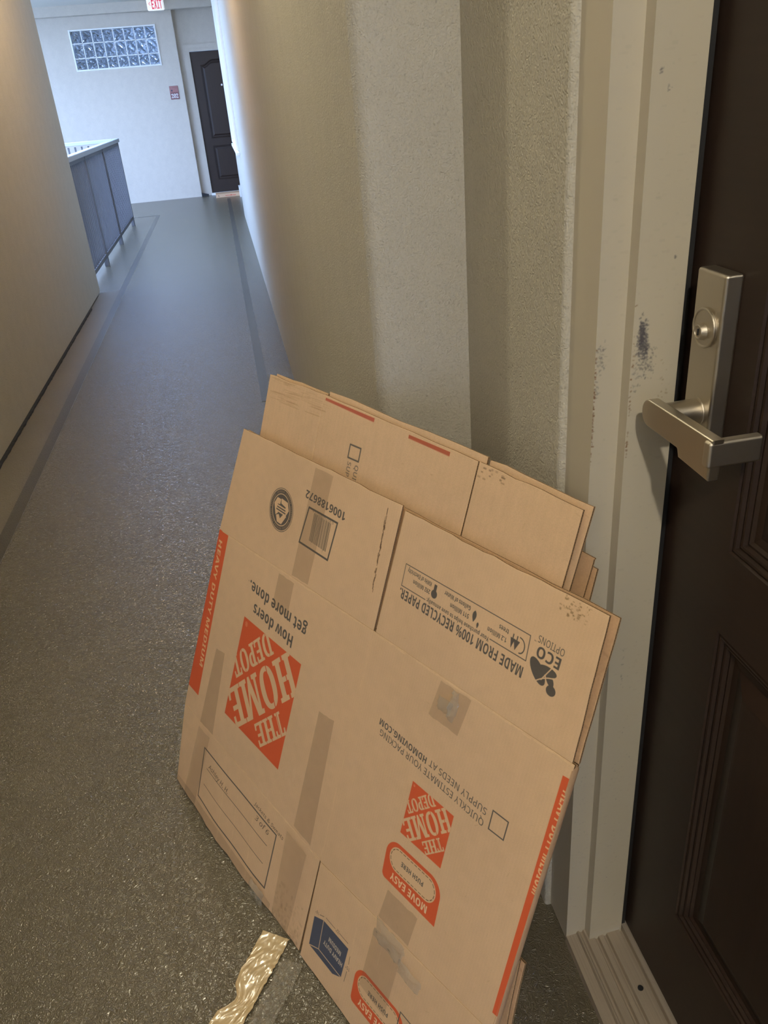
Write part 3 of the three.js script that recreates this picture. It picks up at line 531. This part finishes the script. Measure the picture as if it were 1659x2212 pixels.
const BS = 1000, texB = canvasTex(900, 1000, (c) => {   // the box turned on its side: u 0..0.9, v 0..1
  paintKraft(c, 900, 1000, 700);
  const { X, Y, T, poly, line } = printer(c, BS, 0.9, 0), r = rng(19);
  poly([[0.268, 0.943], [0.412, 0.943], [0.412, 0.9365], [0.268, 0.9385]], 'rgb(178,92,70)'); poly([[0.5, 0.94], [0.595, 0.94], [0.595, 0.9335], [0.5, 0.9345]], 'rgb(170,88,62)');
  poly([[0.363, 0.886], [0.393, 0.887], [0.393, 0.8645], [0.363, 0.8635]], null, INK, 0.0026);
  const down = (s, u, v0, v1) => { c.save(); c.translate(X(u), Y((v0 + v1) / 2)); c.rotate(-Math.PI / 2); c.font = '100px sans-serif'; const m = c.measureText(s).width; c.scale(Math.abs(v1 - v0) * BS / m, 0.0105 * BS / 72); c.fillStyle = INK; c.textAlign = 'center'; c.fillText(s, 0, 36); c.restore(); };
  down('QUICKLY ESTIMATE YOUR PACKING', 0.3915, 0.858, 0.625); down('SUPPLY NEEDS AT HDMOVING.COM', 0.3705, 0.858, 0.62);
  for (let i = 0; i < 60; i++) { c.strokeStyle = `rgba(140,105,70,${0.1 + r() * 0.2})`; c.lineWidth = 1; const u = 0.08 + r() * 0.16, v = 0.9 + r() * 0.04, l = 0.02 + r() * 0.05; c.beginPath(); c.moveTo(X(u), Y(v)); c.lineTo(X(u + l), Y(v + 0.002)); c.stroke(); }
  for (const u of [0.26, 0.651]) for (let i = 0; i < 60; i++) { c.strokeStyle = `rgba(222,190,148,${0.12 + r() * 0.3})`; c.lineWidth = 1 + r() * 1.6; const v = r() * 0.92; c.beginPath(); c.moveTo(X(u + r() * 0.002), Y(v)); c.lineTo(X(u), Y(v + 0.02)); c.stroke(); }
  for (let i = 0; i < 14; i++) { c.fillStyle = `rgba(80,58,40,${0.2 + r() * 0.4})`; c.fillRect(X(0.66 + r() * 0.05), Y(0.92 + r() * 0.02), 3 + r() * 5, 1 + r() * 2); }
});
const matB = new THREE.MeshPhysicalMaterial({ map: texB, roughness: 0.75, bumpMap: kraftBump, bumpScale: 0.00045 });
const texC = canvasTex(256, 256, (c) => paintKraft(c, 256, 256, 900)); texC.wrapS = texC.wrapT = THREE.RepeatWrapping;
const matC = new THREE.MeshStandardMaterial({ map: texC, roughness: 0.8, color: lin(0.8, 0.74, 0.68), bumpMap: kraftBump, bumpScale: 0.0005 });

// one sheet of board: corners bl br tr tl in (u, v), front at z0 + zf(s, t), thickness th
function sheet(q, o = {}) {
  const { nx = 14, ny = 10, th = 0.0042, z0 = 0, zf = () => 0, fray = [0, 0, 0, 0], seed = 1, uv = (u, v) => [(PU - u) / PW, 1 - (v - PV) / PH], ch = 0.0009 } = o, r = rng(seed);
  const W = Math.hypot(q[1][0] - q[0][0], q[1][1] - q[0][1]), H = Math.hypot(q[3][0] - q[0][0], q[3][1] - q[0][1]);
  const row = (n, l) => { const a = [0, ch / l]; for (let i = 1; i < n; i++) a.push(i / n); a.push(1 - ch / l, 1); return a; };
  const S = row(nx, W), T = row(ny, H), fr = [0, 1, 2, 3].map(() => periodic(64, seed * 17 + 3)), F = (k, t) => fray[k] * ((fr[k](t * W * 2.2 + k * 0.3, 0.2) - 0.5) * 2 + (fr[k](t * W * 7 + k * 0.3, 0.6) - 0.5));
  const at = (s, t) => {
    let u = (q[0][0] * (1 - s) + q[1][0] * s) * (1 - t) + (q[3][0] * (1 - s) + q[2][0] * s) * t, v = (q[0][1] * (1 - s) + q[1][1] * s) * (1 - t) + (q[3][1] * (1 - s) + q[2][1] * s) * t;
    v += F(0, s) * Math.pow(1 - t, 8) + F(2, s) * Math.pow(t, 8); u += F(1, t) * Math.pow(s, 8) + F(3, t) * Math.pow(1 - s, 8);
    return [u, v, z0 + zf(s, t)];
  };
  const pos = [], uvs = [], idx = [], m = S.length, n = T.length;
  T.forEach((t, j) => S.forEach((s, i) => { const p = at(s, t), e = i === 0 || j === 0 || i === m - 1 || j === n - 1; pos.push(p[0], p[1], p[2] - (e ? ch * 0.7 : 0)); uvs.push(...uv(p[0], p[1])); }));
  T.forEach((t) => S.forEach((s) => { const p = at(s, t); pos.push(p[0], p[1], p[2] - th); uvs.push(...uv(p[0], p[1])); }));
  const B = m * n;
  for (let j = 0; j + 1 < n; j++) for (let i = 0; i + 1 < m; i++) { const a = j * m + i, b = a + 1, c = a + m + 1, d = a + m; idx.push(a, b, c, a, c, d); idx.push(B + a, B + c, B + b, B + a, B + d, B + c); }
  const main = idx.length, ring = [];
  for (let i = 0; i < m; i++) ring.push(i); for (let j = 1; j < n; j++) ring.push(j * m + m - 1); for (let i = m - 2; i >= 0; i--) ring.push((n - 1) * m + i); for (let j = n - 2; j >= 0; j--) ring.push(j * m);
  let len = 0; const base = pos.length / 3; let k = 0;
  for (let i = 0; i + 1 < ring.length; i++) {
    const a = ring[i], b = ring[i + 1], P = (v) => [pos[v * 3], pos[v * 3 + 1], pos[v * 3 + 2]], A = P(a), C = P(b), l = Math.hypot(A[0] - C[0], A[1] - C[1]);
    pos.push(...A, ...C, ...P(B + b), ...P(B + a)); uvs.push(len / 0.028, 1, (len + l) / 0.028, 1, (len + l) / 0.028, 0, len / 0.028, 0); len += l;
    const w = base + k; idx.push(w, w + 2, w + 1, w, w + 3, w + 2); k += 4;
  }
  const g = new THREE.BufferGeometry(); g.setAttribute('position', new THREE.Float32BufferAttribute(pos, 3)); g.setAttribute('uv', new THREE.Float32BufferAttribute(uvs, 2)); g.setIndex(idx);
  g.addGroup(0, main, 0); g.addGroup(main, idx.length - main, 1); g.computeVertexNormals();
  return g;
}
const GRP = 'flattened cardboard boxes leaning beside the near door';
// a strip of clear tape laid on a sheet
function tapeOn(parent, q, z, mat = M.tape, seed = 3) {
  const g = sheet(q, { nx: 6, ny: 10, th: 0.00015, z0: z, ch: 0.0002, seed, fray: [0.0012, 0, 0.0012, 0] }); g.clearGroups();
  return mesh('tape_strip', g, mat, parent);
}
{
  const a = boxGroup('front flattened box printed with an orange square logo, leaning outermost', 0, GRP), mm = [matA, edgeMat];
  const wob = (k, s0 = 0) => (s, t) => k * Math.sin(s * 5 + s0) * Math.sin(t * 3.1);
  // front layer
  mesh('left_panel', sheet([[-0.017, 0.187], [0.537, 0.2], [0.545, 0.642], [0.016, 0.6148]], { nx: 20, ny: 14, seed: 11, zf: wob(0.0008) }), mm, a);
  mesh('right_panel', sheet([[0.5372, 0.199], [0.946, 0.2436], [0.9455, 0.661], [0.5452, 0.6424]], { nx: 16, ny: 14, seed: 12, zf: wob(0.0012, 2) }), mm, a);
  mesh('left_top_flap', sheet([[0.0165, 0.615], [0.5435, 0.6423], [0.547, 0.851], [0.047, 0.8365]], { nx: 18, ny: 8, seed: 13, fray: [0, 0, 0.0012, 0], zf: (s, t) => -0.001 * t + 0.0015 * t * s * Math.sin(s * 9) }), mm, a);
  mesh('right_top_flap', sheet([[0.5495, 0.6428], [0.9415, 0.6612], [0.9305, 0.8505], [0.5585, 0.8465]], { nx: 18, ny: 8, seed: 14, fray: [0, 0.0008, 0.0013, 0], zf: (s, t) => 0.0035 * t * (1 - s) - 0.001 * t }), mm, a);
  const bow = (s, t) => 0.0095 * Math.sin(Math.PI * Math.min(1, s * 1.05)) * Math.pow(1 - t, 1.3);
  mesh('left_bottom_flap', sheet([[0.0, 0.003], [0.5335, 0.003], [0.5355, 0.2], [-0.0165, 0.1865]], { nx: 22, ny: 10, seed: 15, fray: [0.0016, 0, 0, 0], zf: (s, t) => bow(s, t) + 0.0012 * Math.sin(s * 21) * (1 - t) }), mm, a);
  mesh('right_bottom_flap', sheet([[0.5425, 0.003], [0.952, 0.003], [0.946, 0.243], [0.5385, 0.1985]], { nx: 16, ny: 10, seed: 16, fray: [0.001, 0, 0, 0], zf: (s, t) => 0.004 * (1 - t) * (1 - s) }), mm, a);
  // rear layer of the same box
  const zb = -0.0085, plainUv = (u, v) => [u * 2, v * 2], back = { z0: zb, uv: plainUv, ny: 6, nx: 10 }, mb = [matC, edgeMat];
  mesh('rear_left_panel', sheet([[-0.012, 0.19], [0.405, 0.2], [0.41, 0.635], [0.02, 0.614]], { ...back, seed: 21 }), mb, a);
  mesh('rear_right_panel', sheet([[0.407, 0.2], [0.944, 0.246], [0.944, 0.658], [0.412, 0.636]], { ...back, seed: 22 }), mb, a);
  mesh('rear_top_flap', sheet([[0.02, 0.617], [0.405, 0.637], [0.41, 0.842], [0.052, 0.835]], { ...back, seed: 23, fray: [0, 0, 0.0015, 0] }), mb, a);
  mesh('rear_top_flap', sheet([[0.414, 0.638], [0.9445, 0.66], [0.9355, 0.849], [0.416, 0.843]], { ...back, seed: 24, fray: [0, 0.001, 0.0015, 0], zf: (s, t) => -0.0085 * t * s }), mb, a);
  mesh('rear_bottom_flap', sheet([[0.004, 0.009], [0.4, 0.009], [0.404, 0.197], [-0.01, 0.187]], { ...back, seed: 25 }), mb, a);
  mesh('rear_bottom_flap', sheet([[0.411, 0.009], [0.945, 0.009], [0.943, 0.243], [0.409, 0.197]], { ...back, seed: 26 }), mb, a);
  const fold = mesh('side_fold', (() => { const g = new THREE.CapsuleGeometry(0.0058, 0.4, 4, 12); g.scale(0.75, 1, 1.15); return g; })(), matC, a, [0.9445, 0.452, -0.0063]);
  fold.scale.set(0.6, 1, 1);
  // tape
  tapeOn(a, [[0.064, 0.19], [0.123, 0.193], [0.118, 0.382], [0.082, 0.374]], 0.0013, M.tape, 31);
  tapeOn(a, [[0.056, 0.012], [0.108, 0.012], [0.126, 0.188], [0.074, 0.186]], 0.0085, M.tape, 32);
  tapeOn(a, [[0.449, 0.206], [0.505, 0.207], [0.498, 0.452], [0.454, 0.445]], 0.0013, M.tape, 33);
  tapeOn(a, [[0.448, 0.012], [0.503, 0.012], [0.512, 0.196], [0.445, 0.196]], 0.0115, M.tape, 34);
  tapeOn(a, [[0.256, 0.552], [0.31, 0.556], [0.312, 0.622], [0.26, 0.62]], 0.0013, M.tape, 35);
  tapeOn(a, [[0.3, 0.634], [0.353, 0.637], [0.366, 0.84], [0.312, 0.838]], 0.0013, M.tape, 36);
  tapeOn(a, [[0.7, 0.224], [0.772, 0.232], [0.776, 0.286], [0.706, 0.281]], 0.0018, M.tape, 37);
  tapeOn(a, [[0.699, 0.09], [0.765, 0.09], [0.768, 0.212], [0.702, 0.206]], 0.0062, M.tape, 38);
  tapeOn(a, [[0.02, 0.006], [0.44, 0.006], [0.44, 0.03], [0.02, 0.034]], 0.0122, M.tape, 39);
  tapeOn(a, [[0.7, 0.585], [0.762, 0.588], [0.77, 0.648], [0.708, 0.645]], 0.0019, M.tape, 40);
  // wrinkled shiny tape where the creases are crushed
  const wrinkle = (u, v, w, h, z, amp, seed) => {
    const g = new THREE.PlaneGeometry(w, h, 22, 14), p = g.attributes.position, k1 = periodic(16, seed), k2 = periodic(32, seed + 1);
    for (let i = 0; i < p.count; i++) { const x = p.getX(i), y = p.getY(i), e = Math.max(0, 1 - Math.pow(Math.max(Math.abs(x) / w, Math.abs(y) / h) * 2, 3)); p.setXYZ(i, x + u + (k1(x * 9, y * 9) - 0.5) * 0.006, y + v + (k1(x * 9 + 0.4, y * 9) - 0.5) * 0.006, z + e * amp * (Math.abs(k1(x * 5 + 0.2, y * 9) - 0.5) * 1.4 + k2(x * 6, y * 6) * 0.7)); }
    g.computeVertexNormals(); mesh('tape_wrinkle', g, M.film, a);
  };
  wrinkle(0.735, 0.207, 0.07, 0.035, 0.0035, 0.008, 51); wrinkle(0.742, 0.622, 0.014, 0.045, 0.0015, 0.011, 53); wrinkle(0.725, 0.615, 0.03, 0.02, 0.0015, 0.004, 59); wrinkle(0.39, 0.014, 0.05, 0.03, 0.0125, 0.008, 55); wrinkle(0.79, 0.19, 0.05, 0.022, 0.004, 0.005, 57);
}
{
  const b = boxGroup('taller flattened box standing on its side right behind the front one', 0.026, GRP), m = [matB, edgeMat], uvB = (u, v) => [(0.9 - u) / 0.9, 1 - v];
  const o = { uv: uvB, nx: 8, ny: 16 };
  mesh('left_flap', sheet([[0.068, 0.012], [0.2602, 0.012], [0.2606, 0.946], [0.071, 0.942]], { ...o, seed: 61, fray: [0, 0, 0.0012, 0.0006], zf: (s, t) => 0.0015 * Math.sin(t * 4) * (1 - s) }), m, b);
  mesh('middle_panel', sheet([[0.2605, 0.012], [0.651, 0.012], [0.6525, 0.944], [0.261, 0.947]], { ...o, seed: 62, fray: [0, 0, 0.0012, 0], zf: (s, t) => 0.001 * Math.sin(s * 6) }), m, b);
  mesh('right_flap', sheet([[0.6535, 0.012], [0.842, 0.012], [0.842, 0.939], [0.6555, 0.944]], { ...o, seed: 63, fray: [0, 0.0006, 0.0012, 0], zf: (s, t) => 0.002 * s * t }), m, b);
  const k = { ...o, z0: -0.0075, nx: 6, ny: 10 };
  mesh('rear_left_flap', sheet([[0.07, 0.016], [0.258, 0.016], [0.262, 0.95], [0.084, 0.947]], { ...k, seed: 64, fray: [0, 0, 0.0015, 0] }), m, b);
  mesh('rear_middle_panel', sheet([[0.26, 0.016], [0.65, 0.016], [0.662, 0.953], [0.266, 0.955]], { ...k, seed: 65, fray: [0, 0, 0.0018, 0] }), m, b);
  mesh('rear_right_flap', sheet([[0.653, 0.016], [0.843, 0.016], [0.8455, 0.945], [0.664, 0.951]], { ...k, seed: 66, fray: [0, 0.001, 0.0018, 0], zf: (s, t) => -0.004 * t }), m, b);
}
{
  const d = boxGroup('low stack of folded cardboard layers peeking out at the lower right', 0.043, GRP), m = [matC, edgeMat], uvC = (u, v) => [u * 2, v * 2];
  for (const [i, r] of [[0, 0], [1, 0.004], [2, -0.002]]) mesh('board_layer', sheet([[0.3, 0.012 + i * 0.003], [0.956 + r, 0.012 + i * 0.003], [0.93 + r, 0.318 - i * 0.006], [0.3, 0.3]], { uv: uvC, seed: 71 + i, z0: -i * 0.0068, th: 0.004, fray: [0, 0.0015, 0.003, 0], nx: 10, ny: 8 }), m, d);
}
{
  const d = boxGroup('rearmost flattened box, only its worn brown upper corner showing', 0.0665, GRP), m = [matC, edgeMat], uvC = (u, v) => [u * 2, v * 2];
  mesh('front_layer', sheet([[0.12, 0.012], [0.853, 0.012], [0.8505, 0.862], [0.12, 0.875]], { uv: uvC, seed: 81, fray: [0, 0.003, 0.004, 0] }), m, d);
  mesh('rear_layer', sheet([[0.12, 0.014], [0.856, 0.014], [0.856, 0.852], [0.12, 0.872]], { uv: uvC, seed: 82, z0: -0.0055, fray: [0, 0.002, 0.004, 0] }), m, d);
}

// ───────────────────────── torn packing tape on the floor
function floorStrip(name, path, w, mat, amp, seed, bite) {
  const nx = 18, ny = 60, pos = [], uv = [], idx = [], k1 = periodic(16, seed), k2 = periodic(40, seed + 1);
  const cv = new THREE.CatmullRomCurve3(path.map(([x, z]) => new THREE.Vector3(x, 0, z)));
  for (let j = 0; j <= ny; j++) {
    const t = j / ny, p = cv.getPoint(t), d = cv.getTangent(t), nxv = -d.z, nzv = d.x;
    for (let i = 0; i <= nx; i++) {
      let s = i / nx - 0.5; if (bite) s = -0.5 + (s + 0.5) * bite(t);
      const e = (k1(t * 0.9, i / nx * 0.2) - 0.5), r = k2(t * 1.1, i / nx * 0.35);
      const y = 0.0022 + amp * Math.max(0, r - 0.35) * (0.4 + t) + amp * 0.6 * Math.abs(Math.sin(t * 26 + s * 3 + e * 6)) * (0.15 + 0.85 * t * t);
      const off = (s + (i === 0 || i === nx ? (k2(t * 2, i * 0.01) - 0.5) * 0.06 : 0)) * w;
      pos.push(p.x + nxv * off, y, p.z + nzv * off); uv.push(s * w, t);
    }
  }
  for (let j = 0; j < ny; j++) for (let i = 0; i < nx; i++) { const a = j * (nx + 1) + i, b = a + 1, c = a + nx + 2, d = a + nx + 1; idx.push(a, c, b, a, d, c); }
  const g = new THREE.BufferGeometry(); g.setAttribute('position', new THREE.Float32BufferAttribute(pos, 3)); g.setAttribute('uv', new THREE.Float32BufferAttribute(uv, 2)); g.setIndex(idx); g.computeVertexNormals();
  return mesh(name, g, mat, scene);
}
tag(floorStrip('packing_tape', [[-0.118, -0.964], [-0.15, -0.915], [-0.205, -0.835], [-0.27, -0.75], [-0.32, -0.69]], 0.054, M.kraftTape, 0.0042, 201, (t) => 1 - 0.35 * Math.exp(-Math.pow((t - 0.43) / 0.05, 2)) - 0.12 * Math.exp(-Math.pow((t - 0.62) / 0.05, 2))), 'crinkled brown paper packing tape torn off on the floor below the boxes', 'tape');
tag(floorStrip('packing_tape_001', [[-0.092, -0.905], [-0.115, -0.868], [-0.152, -0.812], [-0.2, -0.74]], 0.04, M.film, 0.011, 207), 'clear shiny strip of packing tape on the floor beside the brown one', 'tape');

// ───────────────────────── small things by the far door
{
  const p = thing('parcel', 'flat brown mailing box with red print lying by the far door', 'parcel', [0.05, 0, -14.18]);
  const t = canvasTex(256, 64, (c) => { paintKraft(c, 256, 64, 950); c.fillStyle = 'rgb(196,70,48)'; c.fillRect(96, 30, 110, 9); c.fillRect(150, 22, 12, 18); c.fillStyle = INK; c.fillRect(24, 16, 5, 30); c.fillRect(24, 42, 14, 4); });
  mesh('carton', rbox(0.4, 0.055, 0.25, 0.004), new THREE.MeshStandardMaterial({ map: t, roughness: 0.8, color: lin(1, 0.95, 0.95) }), p, [0, 0.0275, 0]);
  mesh('lid_flap', rbox(0.402, 0.004, 0.252, 0.0015), matC, p, [0, 0.0565, 0]);
}
{
  const p = thing('white_carton', 'small white carton standing behind the far corner of the right wall', 'carton', [0.29, 0, -13.95]);
  mesh('body', rbox(0.12, 0.15, 0.2, 0.003), M.white, p, [0, 0.075, 0]);
  mesh('lid', rbox(0.126, 0.014, 0.206, 0.003), M.white, p, [0, 0.154, 0]);
}
{
  const p = thing('door_wedge', 'small dark rubber wedge at the foot of the far wall corner', 'door wedge', [-0.33, 0, -14.58]);
  const g = new THREE.ExtrudeGeometry(new THREE.Shape([[-0.05, 0], [0.06, 0], [0.06, 0.022], [-0.05, 0.05]].map((q) => new THREE.Vector2(...q))), { depth: 0.06, bevelEnabled: true, bevelSize: 0.003, bevelThickness: 0.003, bevelSegments: 2 });
  g.translate(0, 0.003, 0); mesh('wedge_body', g, M.rubber, p);
}

// ───────────────────────── ceiling lamps
LAMPS.forEach(([x, z, k, col], i) => {
  const where = ['behind the viewer', 'above the near part of the corridor', 'farther down the corridor'][i];
  const g = thing('ceiling_lamp', `small round ceiling lamp ${where}`, 'lamp', [x, CEIL, z], { group: 'corridor ceiling lamps' });
  mesh('trim_ring', (() => { const r = new THREE.TorusGeometry(0.07, 0.012, 12, 48); r.rotateX(Math.PI / 2); return r; })(), M.white, g, [0, -0.008, 0]);
  mesh('lens', new THREE.CylinderGeometry(0.06, 0.06, 0.012, 40), new THREE.MeshStandardMaterial({ color: lin(0.9, 0.88, 0.8), roughness: 0.4, emissive: lin(...col), emissiveIntensity: 6 }), g, [0, -0.01, 0]);
  const l = new THREE.PointLight(lin(...col), k, 0, 2); l.position.set(0, -0.045, 0); l.castShadow = true; l.shadow.radius = 1.8; g.add(l);
});

renderer.render(scene, camera);
